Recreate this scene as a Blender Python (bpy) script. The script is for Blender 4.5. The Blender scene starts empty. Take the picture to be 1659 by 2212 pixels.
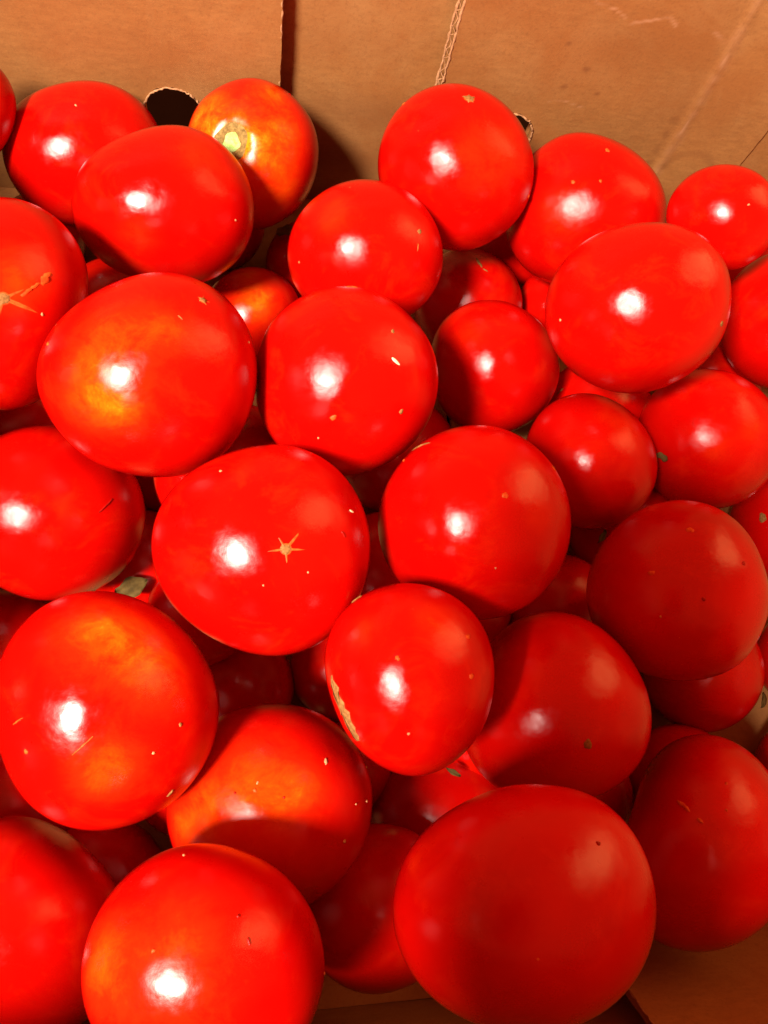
import bpy, bmesh, math, random
import numpy as np
from mathutils import Matrix, Vector

S = bpy.context.scene
COL = S.collection

# ------------------------------------------------------------------ camera
CAM_ROT = Matrix(((0.986789, -0.004183, -0.161956),
                  (-0.046788, 0.949714, -0.309604),
                  (0.155107, 0.313091, 0.936972)))
CAM_POS = Vector((0.0, 0.0, 0.345))
cd = bpy.data.cameras.new('camera')
cam = bpy.data.objects.new('camera', cd)
COL.objects.link(cam)
cam.matrix_world = Matrix.Translation(CAM_POS) @ CAM_ROT.to_4x4()
cd.sensor_fit = 'HORIZONTAL'
cd.sensor_width = 36.0
cd.lens = 36.0 * 1628.0 / 1659.0
cd.clip_start = 0.005
cd.clip_end = 50.0
S.camera = cam

# ------------------------------------------------------------------ light
W = bpy.data.worlds.new('World')
S.world = W
W.use_nodes = True
bg = W.node_tree.nodes['Background']
bg.inputs['Color'].default_value = (1.0, 0.17, 0.05, 1)
bg.inputs['Strength'].default_value = 0.92

LAMP_POS = Vector((-0.473, -0.257, 0.957))
ld = bpy.data.lights.new('room_lamp', 'AREA')
ld.shape = 'DISK'
ld.size = 0.21
ld.energy = 50.0
ld.color = (1.0, 0.90, 0.78)
lamp = bpy.data.objects.new('room_lamp', ld)
COL.objects.link(lamp)
lamp.location = LAMP_POS
lamp.rotation_euler = (LAMP_POS - Vector((0.04, 0.08, 0.1))).to_track_quat('Z', 'Y').to_euler()

# a second, dim and broad warm light from the right of the room: the orange sheen on the shaded tomatoes
WIN_POS = Vector((0.82, 0.50, 0.66))
wd = bpy.data.lights.new('side_light', 'AREA')
wd.shape = 'ELLIPSE'
wd.size = 0.50
wd.size_y = 0.95
wd.energy = 6.4
wd.color = (1.0, 0.42, 0.13)
win = bpy.data.objects.new('side_light', wd)
COL.objects.link(win)
win.location = WIN_POS
win.rotation_euler = (WIN_POS - Vector((0.08, 0.0, 0.12))).to_track_quat('Z', 'Y').to_euler()

S.view_settings.view_transform = 'Standard'
S.view_settings.look = 'None'
S.view_settings.gamma = 1.0
S.view_settings.exposure = 0.0
S.cycles.max_bounces = 8
S.cycles.diffuse_bounces = 3
S.cycles.use_denoising = True

# ------------------------------------------------------------------ materials
def new_mat(name):
    m = bpy.data.materials.new(name)
    m.use_nodes = True
    nt = m.node_tree
    p = nt.nodes['Principled BSDF']
    return m, nt, p

def N(nt, typ, **kw):
    n = nt.nodes.new(typ)
    for k, v in kw.items():
        setattr(n, k, v)
    return n

def math_node(nt, op, a, b=None, clamp=False):
    n = N(nt, 'ShaderNodeMath', operation=op)
    n.use_clamp = clamp
    for i, v in enumerate((a, b)):
        if v is None:
            continue
        if hasattr(v, 'is_linked'):
            nt.links.new(v, n.inputs[i])
        else:
            n.inputs[i].default_value = v
    return n.outputs[0]

def noise(nt, vec, scale, detail=3.0, rough=0.55, dist=0.0):
    n = N(nt, 'ShaderNodeTexNoise')
    n.inputs['Scale'].default_value = scale
    n.inputs['Detail'].default_value = detail
    n.inputs['Roughness'].default_value = rough
    n.inputs['Distortion'].default_value = dist
    nt.links.new(vec, n.inputs['Vector'])
    return n.outputs['Fac']

def ramp(nt, fac, stops):
    r = N(nt, 'ShaderNodeValToRGB')
    el = r.color_ramp.elements
    while len(el) < len(stops):
        el.new(0.5)
    for e, (p, c) in zip(el, stops):
        e.position = p
        e.color = (*c, 1) if len(c) == 3 else c
    nt.links.new(fac, r.inputs[0])
    return r.outputs[0]

def mixc(nt, fac, a, b, blend='MIX'):
    m = N(nt, 'ShaderNodeMix', data_type='RGBA', blend_type=blend)
    for sock, v in ((m.inputs[0], fac), (m.inputs[6], a), (m.inputs[7], b)):
        if hasattr(v, 'is_linked'):
            nt.links.new(v, sock)
        elif isinstance(v, tuple):
            sock.default_value = (*v, 1)
        else:
            sock.default_value = v
    return m.outputs[2]

def obj_coords(nt):
    tc = N(nt, 'ShaderNodeTexCoord')
    oi = N(nt, 'ShaderNodeObjectInfo')
    s = N(nt, 'ShaderNodeVectorMath', operation='ADD')
    nt.links.new(tc.outputs['Object'], s.inputs[0])
    nt.links.new(oi.outputs['Random'], s.inputs[1])
    return s.outputs[0], oi.outputs['Random']

def tomato_skin():
    m, nt, p = new_mat('tomato_skin')
    v, rnd = obj_coords(nt)
    at = N(nt, 'ShaderNodeAttribute', attribute_name='unripe_sheen')
    a = at.outputs['Fac']  # unripe skin, plus orange reflections put into the colour
    n1 = noise(nt, v, 85, 9, 0.74, 0.4)
    f = math_node(nt, 'MULTIPLY', a, math_node(nt, 'MULTIPLY_ADD', n1, 2.9))
    f.node.inputs[1].links[0].from_node.inputs[2].default_value = -0.42
    n2 = noise(nt, v, 38, 3, 0.5)
    red = ramp(nt, n2, [(0.30, (0.36, 0.0009, 0.0005)), (0.72, (0.46, 0.0018, 0.0006))])
    org = ramp(nt, math_node(nt, 'MULTIPLY', f, 0.7, True),
               [(0.0, (0.43, 0.0014, 0.0006)), (0.28, (0.48, 0.010, 0.001)), (0.55, (0.52, 0.034, 0.0012)),
                (0.8, (0.52, 0.085, 0.002)), (1.0, (0.46, 0.18, 0.009))])
    fac = math_node(nt, 'MULTIPLY', math_node(nt, 'MAXIMUM', f, 0.0), 4.0, True)
    col = mixc(nt, fac, red, org)
    # mottled skin: faint orange freckling and darker red cloudiness
    mo = noise(nt, v, 55, 8, 0.72, 0.6)
    col = mixc(nt, ramp(nt, mo, [(0.52, (0, 0, 0)), (0.74, (0.7, 0.7, 0.7))]), col, (0.50, 0.0110, 0.0012))
    mo2 = noise(nt, v, 130, 6, 0.7)
    col = mixc(nt, ramp(nt, mo2, [(0.60, (0, 0, 0)), (0.80, (0.3, 0.3, 0.3))]), col, (0.24, 0.0012, 0.0006))
    # sparse pale specks (lenticels and dust)
    vo = N(nt, 'ShaderNodeTexVoronoi')
    vo.inputs['Scale'].default_value = 120
    nt.links.new(v, vo.inputs['Vector'])
    sep = N(nt, 'ShaderNodeSeparateColor')
    nt.links.new(vo.outputs['Color'], sep.inputs[0])
    size = math_node(nt, 'MULTIPLY', math_node(nt, 'SUBTRACT', sep.outputs[0], 0.80, True), 0.26)
    spk = math_node(nt, 'MULTIPLY', math_node(nt, 'SUBTRACT', size, vo.outputs['Distance']), 90.0, True)
    col = mixc(nt, math_node(nt, 'MULTIPLY', spk, 0.55), col, (0.60, 0.14, 0.04))
    # gloss with faint wear; skin not perfectly even
    n3 = noise(nt, v, 90, 4, 0.6)
    rg = N(nt, 'ShaderNodeMapRange')
    rg.inputs['From Min'].default_value = 0.36
    rg.inputs['From Max'].default_value = 0.66
    rg.inputs['To Min'].default_value = 0.25
    rg.inputs['To Max'].default_value = 0.37
    nt.links.new(n3, rg.inputs['Value'])
    b1 = N(nt, 'ShaderNodeBump')
    b1.inputs['Strength'].default_value = 1.0
    b1.inputs['Distance'].default_value = 0.0007
    nt.links.new(noise(nt, v, 58, 3.2, 0.5), b1.inputs['Height'])
    b2 = N(nt, 'ShaderNodeBump')
    b2.inputs['Strength'].default_value = 0.10
    b2.inputs['Distance'].default_value = 0.0002
    nt.links.new(noise(nt, v, 900, 2, 0.5), b2.inputs['Height'])
    nt.links.new(b1.outputs[0], b2.inputs['Normal'])
    df = N(nt, 'ShaderNodeBsdfDiffuse')
    nt.links.new(col, df.inputs['Color'])
    gl = N(nt, 'ShaderNodeBsdfGlossy')
    gl.distribution = 'BECKMANN'
    nt.links.new(rg.outputs[0], gl.inputs['Roughness'])
    nt.links.new(b2.outputs[0], gl.inputs['Normal'])
    fr = N(nt, 'ShaderNodeFresnel')
    fr.inputs['IOR'].default_value = 1.37
    mx = N(nt, 'ShaderNodeMixShader')
    nt.links.new(fr.outputs[0], mx.inputs[0])
    nt.links.new(df.outputs[0], mx.inputs[1])
    nt.links.new(gl.outputs[0], mx.inputs[2])
    nt.links.new(mx.outputs[0], nt.nodes['Material Output'].inputs['Surface'])
    nt.nodes.remove(p)
    return m

def scar_mat(name, c1, c2, scale=900, rough=0.75):
    m, nt, p = new_mat(name)
    v, rnd = obj_coords(nt)
    n = noise(nt, v, scale, 4, 0.65)
    nt.links.new(ramp(nt, n, [(0.32, c1), (0.68, c2)]), p.inputs['Base Color'])
    p.inputs['Roughness'].default_value = rough
    p.inputs['Specular IOR Level'].default_value = 0.12
    b = N(nt, 'ShaderNodeBump')
    b.inputs['Strength'].default_value = 0.6
    b.inputs['Distance'].default_value = 0.0003
    nt.links.new(n, b.inputs['Height'])
    nt.links.new(b.outputs[0], p.inputs['Normal'])
    return m

def cardboard(name, tint=1.0):
    m, nt, p = new_mat(name)
    tc = N(nt, 'ShaderNodeTexCoord')
    oi = N(nt, 'ShaderNodeObjectInfo')
    ad = N(nt, 'ShaderNodeVectorMath', operation='ADD')
    nt.links.new(tc.outputs['Object'], ad.inputs[0])
    nt.links.new(oi.outputs['Random'], ad.inputs[1])
    mp = N(nt, 'ShaderNodeMapping')
    mp.inputs['Scale'].default_value = (0.55, 0.55, 1.9)
    nt.links.new(ad.outputs[0], mp.inputs['Vector'])
    streak = noise(nt, mp.outputs[0], 260, 6, 0.7)
    blot = noise(nt, ad.outputs[0], 28, 5, 0.6, 0.4)
    fib = noise(nt, ad.outputs[0], 700, 5, 0.75)
    base = ramp(nt, streak, [(0.28, (0.40 * tint, 0.158 * tint, 0.042 * tint)), (0.72, (0.55 * tint, 0.228 * tint, 0.062 * tint))])
    base = mixc(nt, math_node(nt, 'MULTIPLY', ramp(nt, blot, [(0.42, (0, 0, 0)), (0.62, (1, 1, 1))]), 0.8), base, (0.45 * tint, 0.160 * tint, 0.038 * tint))
    pale = noise(nt, ad.outputs[0], 17, 6, 0.65, 0.5)
    base = mixc(nt, math_node(nt, 'MULTIPLY', ramp(nt, pale, [(0.48, (0, 0, 0)), (0.70, (1, 1, 1))]), 0.55), base, (0.58 * tint, 0.285 * tint, 0.095 * tint))
    base = mixc(nt, math_node(nt, 'MULTIPLY', ramp(nt, fib, [(0.50, (0, 0, 0)), (0.70, (1, 1, 1))]), 0.45), base, (0.30 * tint, 0.105 * tint, 0.03 * tint))
    # a few small dark stains
    vo = N(nt, 'ShaderNodeTexVoronoi')
    vo.inputs['Scale'].default_value = 42
    nt.links.new(ad.outputs[0], vo.inputs['Vector'])
    sep = N(nt, 'ShaderNodeSeparateColor')
    nt.links.new(vo.outputs['Color'], sep.inputs[0])
    sz = math_node(nt, 'MULTIPLY', math_node(nt, 'SUBTRACT', sep.outputs[1], 0.7, True), 0.35)
    st = math_node(nt, 'MULTIPLY', math_node(nt, 'SUBTRACT', sz, vo.outputs['Distance']), 14.0, True)
    base = mixc(nt, math_node(nt, 'MULTIPLY', st, 0.5), base, (0.22 * tint, 0.06 * tint, 0.014 * tint))
    at = N(nt, 'ShaderNodeAttribute', attribute_name='wear')
    base = mixc(nt, math_node(nt, 'MULTIPLY', at.outputs['Fac'], 1.0, True), base, (0.74 * tint, 0.36 * tint, 0.17 * tint))
    at2 = N(nt, 'ShaderNodeAttribute', attribute_name='dark_tone')
    base = mixc(nt, math_node(nt, 'MULTIPLY', at2.outputs['Fac'], 0.8, True), base, (0.26 * tint, 0.085 * tint, 0.024 * tint))
    nt.links.new(base, p.inputs['Base Color'])
    p.inputs['Roughness'].default_value = 0.72
    p.inputs['IOR'].default_value = 1.3
    b = N(nt, 'ShaderNodeBump')
    b.inputs['Strength'].default_value = 0.25
    b.inputs['Distance'].default_value = 0.0003
    nt.links.new(fib, b.inputs['Height'])
    b2 = N(nt, 'ShaderNodeBump')
    b2.inputs['Strength'].default_value = 0.12
    b2.inputs['Distance'].default_value = 0.0005
    nt.links.new(streak, b2.inputs['Height'])
    nt.links.new(b.outputs[0], b2.inputs['Normal'])
    nt.links.new(b2.outputs[0], p.inputs['Normal'])
    return m

M_SKIN = tomato_skin()
M_TAN = scar_mat('dry_tan_scar', (0.12, 0.048, 0.010), (0.26, 0.12, 0.034))
M_ORANGE = scar_mat('orange_skin_mark', (0.44, 0.028, 0.003), (0.50, 0.085, 0.012), 500, 0.45)
M_PALE = scar_mat('pale_fleck', (0.42, 0.13, 0.05), (0.48, 0.24, 0.11), 900, 0.6)
M_DARK = scar_mat('dark_spot', (0.16, 0.004, 0.002), (0.34, 0.004, 0.002), 500, 0.4)
M_STEMRING = scar_mat('stem_ring_cork', (0.10, 0.055, 0.012), (0.26, 0.16, 0.045), 700)
M_STEMCORE = scar_mat('green_stem_stub', (0.19, 0.31, 0.06), (0.34, 0.50, 0.17), 600, 0.5)
M_LEAF = scar_mat('dry_leaf', (0.040, 0.024, 0.005), (0.09, 0.055, 0.014), 300)
M_SEED = scar_mat('pale_seed', (0.62, 0.45, 0.22), (0.80, 0.66, 0.42), 700)
M_CARD = cardboard('kraft_cardboard', 0.54)
M_RAW = scar_mat('torn_kraft_edge', (0.24, 0.11, 0.045), (0.44, 0.22, 0.105), 800)
M_TABLE = scar_mat('dark_table', (0.006, 0.004, 0.003), (0.010, 0.007, 0.004), 20, 0.6)
def plain(name, col, rough, metal=0.0):
    m, nt, p = new_mat(name)
    p.inputs['Base Color'].default_value = (*col, 1)
    v, rnd = obj_coords(nt)
    n = noise(nt, v, 300, 3)
    p.inputs['Roughness'].default_value = rough
    p.inputs['Metallic'].default_value = metal
    b = N(nt, 'ShaderNodeBump')
    b.inputs['Strength'].default_value = 0.03
    b.inputs['Distance'].default_value = 0.0002
    nt.links.new(n, b.inputs['Height'])
    nt.links.new(b.outputs[0], p.inputs['Normal'])
    return m
M_PHONE = plain('phone_shell', (0.03, 0.03, 0.035), 0.35)
M_GLASS = plain('phone_glass', (0.01, 0.01, 0.012), 0.08)

# ------------------------------------------------------------------ mesh helpers
def link_mesh(name, verts, faces, mat, parent=None, smooth=False):
    me = bpy.data.meshes.new(name)
    me.from_pydata([tuple(v) for v in verts], [], faces)
    me.update()
    if smooth:
        me.polygons.foreach_set('use_smooth', [True] * len(me.polygons))
    me.materials.append(mat)
    o = bpy.data.objects.new(name, me)
    COL.objects.link(o)
    if parent is not None:
        o.parent = parent
    return o

def attr(o, name, vals):
    a = o.data.attributes.new(name, 'FLOAT', 'POINT')
    a.data.foreach_set('value', np.asarray(vals, dtype=np.float32))

class Wave:
    """smooth low-frequency noise as a sum of a few random plane waves"""
    def __init__(self, seed, freq, n=7, dim=3):
        r = np.random.default_rng(seed)
        k = r.normal(size=(n, dim))
        k /= np.linalg.norm(k, axis=1)[:, None]
        self.k = k * freq * r.uniform(0.6, 1.3, size=(n, 1))
        self.ph = r.uniform(0, 6.283, n)
        self.n = n
    def __call__(self, p):
        return np.sin(np.asarray(p) @ self.k.T + self.ph).sum(-1) / math.sqrt(self.n / 2.0) * 0.5

# ------------------------------------------------------------------ table
tv = [(-8, -8, -0.006), (8, -8, -0.006), (8, 8, -0.006), (-8, 8, -0.006)]
table = link_mesh('table_top', tv, [(0, 1, 2, 3)], M_TABLE)
table['kind'] = 'structure'

# ------------------------------------------------------------------ cardboard box
box = bpy.data.objects.new('cardboard_box', None)
COL.objects.link(box)
box.location = (0.045, 0.1, 0.0)
box['label'] = 'open brown corrugated cardboard box holding all the tomatoes'
box['category'] = 'box'
BOXL = Vector(box.location)
TOP = 0.245

def panel(name, origin, ua, va, ul, vl, th, du, dv, seed, amp=0.0006, jit=(0, 0, 0, 0), bend=None, wear=None, dark_tone=None, holes=()):
    """a corrugated sheet: front face at origin + u*ua + v*va, its back th behind (normal = ua x va)"""
    ua = np.array(ua, float); va = np.array(va, float)
    nrm = np.cross(ua, va)
    nu = max(2, int(ul / du) + 1); nv = max(2, int(vl / dv) + 1)
    u = np.linspace(0, ul, nu); v = np.linspace(0, vl, nv)
    U, V = np.meshgrid(u, v, indexing='ij')
    rng = np.random.default_rng(seed)
    def edge_noise(n):
        x = rng.normal(size=n)
        for _ in range(2):
            x = 0.25 * np.roll(x, 1) + 0.5 * x + 0.25 * np.roll(x, -1)
        return x
    UU = U.copy(); VV = V.copy()
    if jit[0]: UU += (edge_noise(nv) * jit[0])[None, :] * (U < du * 0.5)
    if jit[1]: UU += (edge_noise(nv) * jit[1])[None, :] * (U > ul - du * 0.5)
    if jit[2]: VV += (edge_noise(nu) * jit[2])[:, None] * (V < dv * 0.5)
    if jit[3]: VV += (edge_noise(nu) * jit[3])[:, None] * (V > vl - dv * 0.5)
    w = Wave(seed, 45.0, 6, 2)
    off = w(np.stack([U, V], -1)) * amp
    if bend is not None:
        off = off + bend(U, V)
    base = np.array(origin, float) - np.array(BOXL)
    F = base + UU[..., None] * ua + VV[..., None] * va + off[..., None] * nrm
    B = F - th * nrm
    vid = np.arange(nu * nv).reshape(nu, nv)
    verts = np.concatenate([F.reshape(-1, 3), B.reshape(-1, 3)])
    K = nu * nv
    faces = []
    for i in range(nu - 1):
        for j in range(nv - 1):
            a, b, c, d = int(vid[i, j]), int(vid[i + 1, j]), int(vid[i + 1, j + 1]), int(vid[i, j + 1])
            faces.append((a, b, c, d)); faces.append((K + d, K + c, K + b, K + a))
    ring = [int(vid[i, 0]) for i in range(nu)] + [int(vid[-1, j]) for j in range(1, nv)] + \
           [int(vid[i, -1]) for i in range(nu - 2, -1, -1)] + [int(vid[0, j]) for j in range(nv - 2, 0, -1)]
    for a, b in zip(ring, ring[1:] + ring[:1]):
        faces.append((b, a, K + a, K + b))
    o = link_mesh(name, verts, faces, M_CARD, box)
    for nm, fn in (('wear', wear), ('dark_tone', dark_tone)):
        if fn is not None:
            x = fn(U, V).reshape(-1)
            attr(o, nm, np.concatenate([x, x * 0]))
    for (hu, hv, hr, hs) in holes:
        c = base + hu * ua + hv * va
        cu = hole_cutter(c, ua, va, nrm, hr, hs)
        md = o.modifiers.new('cut', 'BOOLEAN')
        md.operation = 'DIFFERENCE'
        md.solver = 'EXACT'
        md.object = cu
        bpy.context.view_layer.update()
        ev = o.evaluated_get(bpy.context.evaluated_depsgraph_get())
        me = bpy.data.meshes.new_from_object(ev)
        o.modifiers.clear()
        old = o.data
        o.data = me
        bpy.data.meshes.remove(old)
        bpy.data.objects.remove(cu)
    return o

def hole_cutter(c, ua, va, nrm, r, seed):
    rg = random.Random(seed)
    n = 72
    ring = []
    ph = [rg.uniform(0, 6.28) for _ in range(6)]
    for i in range(n):
        a = 2 * math.pi * i / n
        rr = r * (1 + 0.010 * math.sin(3 * a + ph[0]) + 0.012 * math.sin(11 * a + ph[1]) + 0.010 * math.sin(23 * a + ph[2]) + rg.uniform(-.008, .008))
        ring.append(np.array(ua) * rr * math.cos(a) + np.array(va) * (rr * math.sin(a) - (0.020 if i > n // 2 else 0.0)))
    vs = [c + p + 0.02 * nrm + BOX0 for p in ring] + [c + p - 0.02 * nrm + BOX0 for p in ring]
    fs = [tuple(range(n)), tuple(range(2 * n - 1, n - 1, -1))]
    fs += [(i, n + i, n + (i + 1) % n, (i + 1) % n) for i in range(n)]
    return link_mesh('cutter', vs, fs, M_RAW)
BOX0 = np.array(BOXL)

def ridge(name, pts, r, seed, mat=None, parent=None, sides=6, wob=0.35):
    """a ragged thin strand of torn paper along a polyline"""
    rg = random.Random(seed)
    pts = [Vector(p) - BOXL for p in pts]
    vs, fs = [], []
    for i, p in enumerate(pts):
        t = (pts[min(i + 1, len(pts) - 1)] - pts[max(i - 1, 0)]).normalized()
        a = t.orthogonal().normalized(); b = t.cross(a)
        rr = r * (1 + wob * rg.uniform(-1, 1))
        jx, jy = rg.uniform(-wob, wob) * r * 0.8, rg.uniform(-wob, wob) * r * 0.8
        for k in range(sides):
            an = 2 * math.pi * k / sides
            vs.append(p + a * (rr * math.cos(an) + jx) + b * (rr * math.sin(an) + jy))
    for i in range(len(pts) - 1):
        for k in range(sides):
            k2 = (k + 1) % sides
            fs.append((i * sides + k, i * sides + k2, (i + 1) * sides + k2, (i + 1) * sides + k))
    fs.append(tuple(range(sides))[::-1]); fs.append(tuple((len(pts) - 1) * sides + k for k in range(sides)))
    return link_mesh(name, vs, fs, mat or M_RAW, parent or box, True)

WY = 0.2903          # front face of the flaps on the far wall
XL, XR, YN = -0.205, 0.292, -0.086
BACK = WY + 0.0072   # the far wall proper, seen between the flaps
H1 = (-0.0403, 0.0590, 0.0132)   # hole left: x, z, radius
H2 = (0.1190, 0.0625, 0.0132)

# floor flaps
panel('floor_flap', (XL, YN - 0.0074, 0.0), (1, 0, 0), (0, 1, 0), 0.300, BACK - YN + 0.0074, 0.004, 0.02, 0.02, 3)
panel('floor_flap', (0.0970, YN - 0.0074, 0.0), (1, 0, 0), (0, 1, 0), 0.195, BACK - YN + 0.0074, 0.004, 0.02, 0.02, 4)

# far wall: a full sheet with two flaps glued in front of it (front faces look to -y)
def dark_back(U, V):
    w = Wave(21, 70, 6, 2)
    return np.clip(0.35 + 0.4 * w(np.stack([U * 0.4, V * 2.2], -1)), 0, 1) * np.clip((0.115 - V) / 0.05, 0, 1)  # cloudy, darker towards the bottom
wall_far = panel('wall', (XL - 0.004, BACK, -0.004), (1, 0, 0), (0, 0, 1), XR - XL + 0.008, TOP + 0.004, 0.004, 0.006, 0.006, 5, 0.0004,
                 dark_tone=dark_back,
                 holes=((H1[0] - XL + 0.004, H1[1] + 0.004, 0.0142, 1), (H2[0] - XL + 0.004, H2[1] + 0.004, 0.0142, 2)))

def dark_low(U, V):
    w = Wave(22, 60, 6, 2)
    return np.clip(0.5 + 0.5 * w(np.stack([U, V * 1.6], -1)), 0, 1) * np.clip((0.105 - V) / 0.05, 0, 1) * 0.8  # uneven tone that darkens towards the bottom
FL1 = 0.0080
panel('flap', (XL, WY, 0.0005), (1, 0, 0), (0, 0, 1), FL1 - XL, TOP - 0.003, 0.0036, 0.003, 0.0016, 6, 0.0005,
      jit=(0, 0.00025, 0, 0), dark_tone=dark_low, holes=((H1[0] - XL, H1[1], H1[2], 3),))

FL2 = 0.0815
FR = 0.2462
def seg_mask(U, V, pts, width, seed, f=260.0, power=1.0):
    w = Wave(seed, f, 7, 2)
    w2 = Wave(seed + 1, f * 3, 7, 2)
    best = np.full(U.shape, 1e9)
    for (x0, z0), (x1, z1) in zip(pts, pts[1:]):
        dx, dz = x1 - x0, z1 - z0
        t = np.clip(((U - x0) * dx + (V - z0) * dz) / (dx * dx + dz * dz), 0, 1)
        best = np.minimum(best, np.hypot(U - x0 - t * dx, V - z0 - t * dz))
    P2 = np.stack([U, V], -1)
    m = np.clip(1.25 - best / (width * (1 + 0.5 * w(P2))), 0, 1)
    return np.clip(m * (0.75 + 0.55 * w2(P2)), 0, 1) ** power
CREASE = [(0.2022, 0.150), (0.2034, 0.128), (0.2050, 0.110), (0.2062, 0.090), (0.2075, 0.060), (0.2082, 0.035)]
def wear_right(U, V):
    X = U + FL2; Z = V + 0.0005
    m = 0.70 * seg_mask(X, Z, CREASE, 0.0009, 40) * (0.55 + 0.45 * np.sin(Z * 170 + 1.0))
    m = np.maximum(m, 0.25 * seg_mask(X, Z, CREASE, 0.0026, 50))
    m = np.maximum(m, 0.75 * seg_mask(X, Z, [(0.1345, 0.1348), (0.1440, 0.1330), (0.1500, 0.1300)], 0.0007, 60))
    m = np.maximum(m, 0.75 * seg_mask(X, Z, [(0.1540, 0.1280), (0.1660, 0.1315), (0.1685, 0.1325), (0.1735, 0.1290)], 0.0008, 70))
    m = np.maximum(m, 0.6 * seg_mask(X, Z, [(0.192, 0.128), (0.199, 0.124), (0.203, 0.127)], 0.0011, 75))
    m = np.maximum(m, 0.40 * seg_mask(X, Z, [(0.1330, 0.0845), (0.1400, 0.0860), (0.1510, 0.0830)], 0.0006, 80))
    return m
def dark_right(U, V):
    X = U + FL2; Z = V + 0.0005
    w = Wave(90, 70, 7, 2)
    g = 0.45 * np.clip(0.4 + 0.6 * w(np.stack([X, Z * 1.4], -1)), 0, 1) * np.clip((0.11 - Z) / 0.05, 0, 1)  # lower part patchy and darker
    for cx, cz, r in ((0.1440, 0.1035, 0.0014), (0.1375, 0.0935, 0.0012), (0.1545, 0.0915, 0.0011), (0.131, 0.115, 0.0010)):
        g = np.maximum(g, 0.8 * np.clip(1.5 - np.hypot((X - cx) * 0.8, Z - cz) / r, 0, 1))  # small round dark stains
    g = np.maximum(g, 0.5 * seg_mask(X, Z, [(0.199, 0.088), (0.2005, 0.06), (0.2010, 0.04)], 0.0025, 95))
    ring = np.abs(np.hypot(X - 0.222, Z - 0.052) - 0.012)
    g = np.maximum(g, 0.38 * np.clip(1.4 - ring / 0.0022, 0, 1) * (Z > 0.05))
    return g
def bend_right(U, V):
    X = U + FL2; Z = V + 0.0005
    xc = 0.2022 + (0.150 - Z) * 0.052
    d = X - xc
    out = 0.0006 * np.exp(-(d / 0.0024) ** 2)              # proud crease
    out += 0.13 * np.clip(d, 0, None)                       # beyond it the sheet turns inward a little
    w = Wave(97, 120, 6, 2)
    out += 0.0005 * w(np.stack([X, Z], -1)) * np.exp(-((X - 0.16) / 0.03) ** 2)
    return out
panel('flap', (FL2, WY, 0.0005), (1, 0, 0), (0, 0, 1), FR - FL2, TOP - 0.003, 0.0036, 0.0011, 0.0011, 7, 0.0005,
      jit=(0.00025, 0.0002, 0, 0), bend=bend_right, wear=wear_right, dark_tone=dark_right, holes=((H2[0] - FL2, H2[1], H2[2], 4),))
panel('flap', (FR + 0.0008, WY - 0.0042, 0.0005), (1, 0, 0), (0, 0, 1), XR - FR - 0.0014, TOP - 0.003, 0.0036, 0.004, 0.004, 8, 0.0004)

# torn paper along the cut edges
def vline(x0, x1, y, z0, z1, n, seed, wob=0.00025):
    rg = random.Random(seed)
    return [(x0 + (x1 - x0) * i / (n - 1) + rg.uniform(-wob, wob), y + rg.uniform(-wob, wob), z0 + (z1 - z0) * i / (n - 1)) for i in range(n)]
ridge('cut_edge', vline(FL1 - 0.0003, FL1 + 0.0001, WY - 0.0001, 0.02, TOP - 0.004, 120, 11), 0.00042, 12)
ridge('cut_edge', vline(FL2 - 0.0030, FL2 - 0.0012, WY + 0.0026, 0.02, TOP - 0.004, 120, 13, 0.0003), 0.00062, 14)
ridge('cut_edge', vline(FL2 - 0.0008, FL2 + 0.0002, WY + 0.0002, 0.02, TOP - 0.004, 120, 15, 0.0003), 0.00058, 16)
pts = []
nz = 100
for i in range(nz):
    z = 0.02 + (TOP - 0.025) * i / (nz - 1)
    s = 0.5 + 0.5 * math.sin(2 * math.pi * z / 0.0056)
    pts.append((FL2 - 0.0024 + 0.0019 * s, WY + 0.0023 - 0.0017 * s, z))
ridge('flute', pts, 0.00030, 17)
for hx, hz, hr, sd in ((H1[0], H1[1], H1[2], 31), (H2[0], H2[1], H2[2], 32)):
    rg = random.Random(sd)
    pts = []
    for i in range(91):
        a = math.pi * 2 * i / 90
        rr = hr + 0.0001 + rg.uniform(-0.0003, 0.0003)
        pts.append((hx + rr * math.cos(a), WY - 0.0001 + rg.uniform(-0.0002, 0.0002), hz + rr * math.sin(a) - (0.020 if math.sin(a) < -1e-6 else 0)))
    ridge('hole_rim', pts, 0.00046, sd + 5)

# side walls and near wall (inner faces look into the box)
panel('wall', (XL, YN - 0.007, -0.004), (0, 1, 0), (0, 0, 1), BACK - YN + 0.006, TOP + 0.004, 0.004, 0.012, 0.012, 9, 0.0006)
panel('wall', (XR, BACK - 0.001, -0.004), (0, -1, 0), (0, 0, 1), BACK - YN + 0.006, 0.190, 0.004, 0.012, 0.012, 10, 0.0006)
LEAN = (0, -0.35, 0.93675)
panel('wall', (XR + 0.004, YN - 0.0080, -0.004), (-1, 0, 0), (0, 0, 1), XR - XL + 0.008, TOP - 0.02, 0.004, 0.012, 0.012, 11, 0.0006)
NF = 0.1295
panel('flap', (XR - 0.002, -0.0620, 0.0005), (-1, 0, 0), LEAN, XR - 0.002 - NF, 0.086, 0.0036, 0.004, 0.002, 12, 0.0005, jit=(0, 0.0003, 0, 0))
panel('flap', (-0.02, YN, 0.0005), (-1, 0, 0), (0, 0, 1), -0.02 - XL - 0.001, TOP - 0.024, 0.0036, 0.004, 0.004, 13, 0.0005)
ridge('cut_edge', [(x, -0.0618 - 0.3736 * z, z) for (x, y, z) in vline(NF, NF + 0.0002, 0, 0.004, 0.080, 50, 18)], 0.00040, 19)

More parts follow.
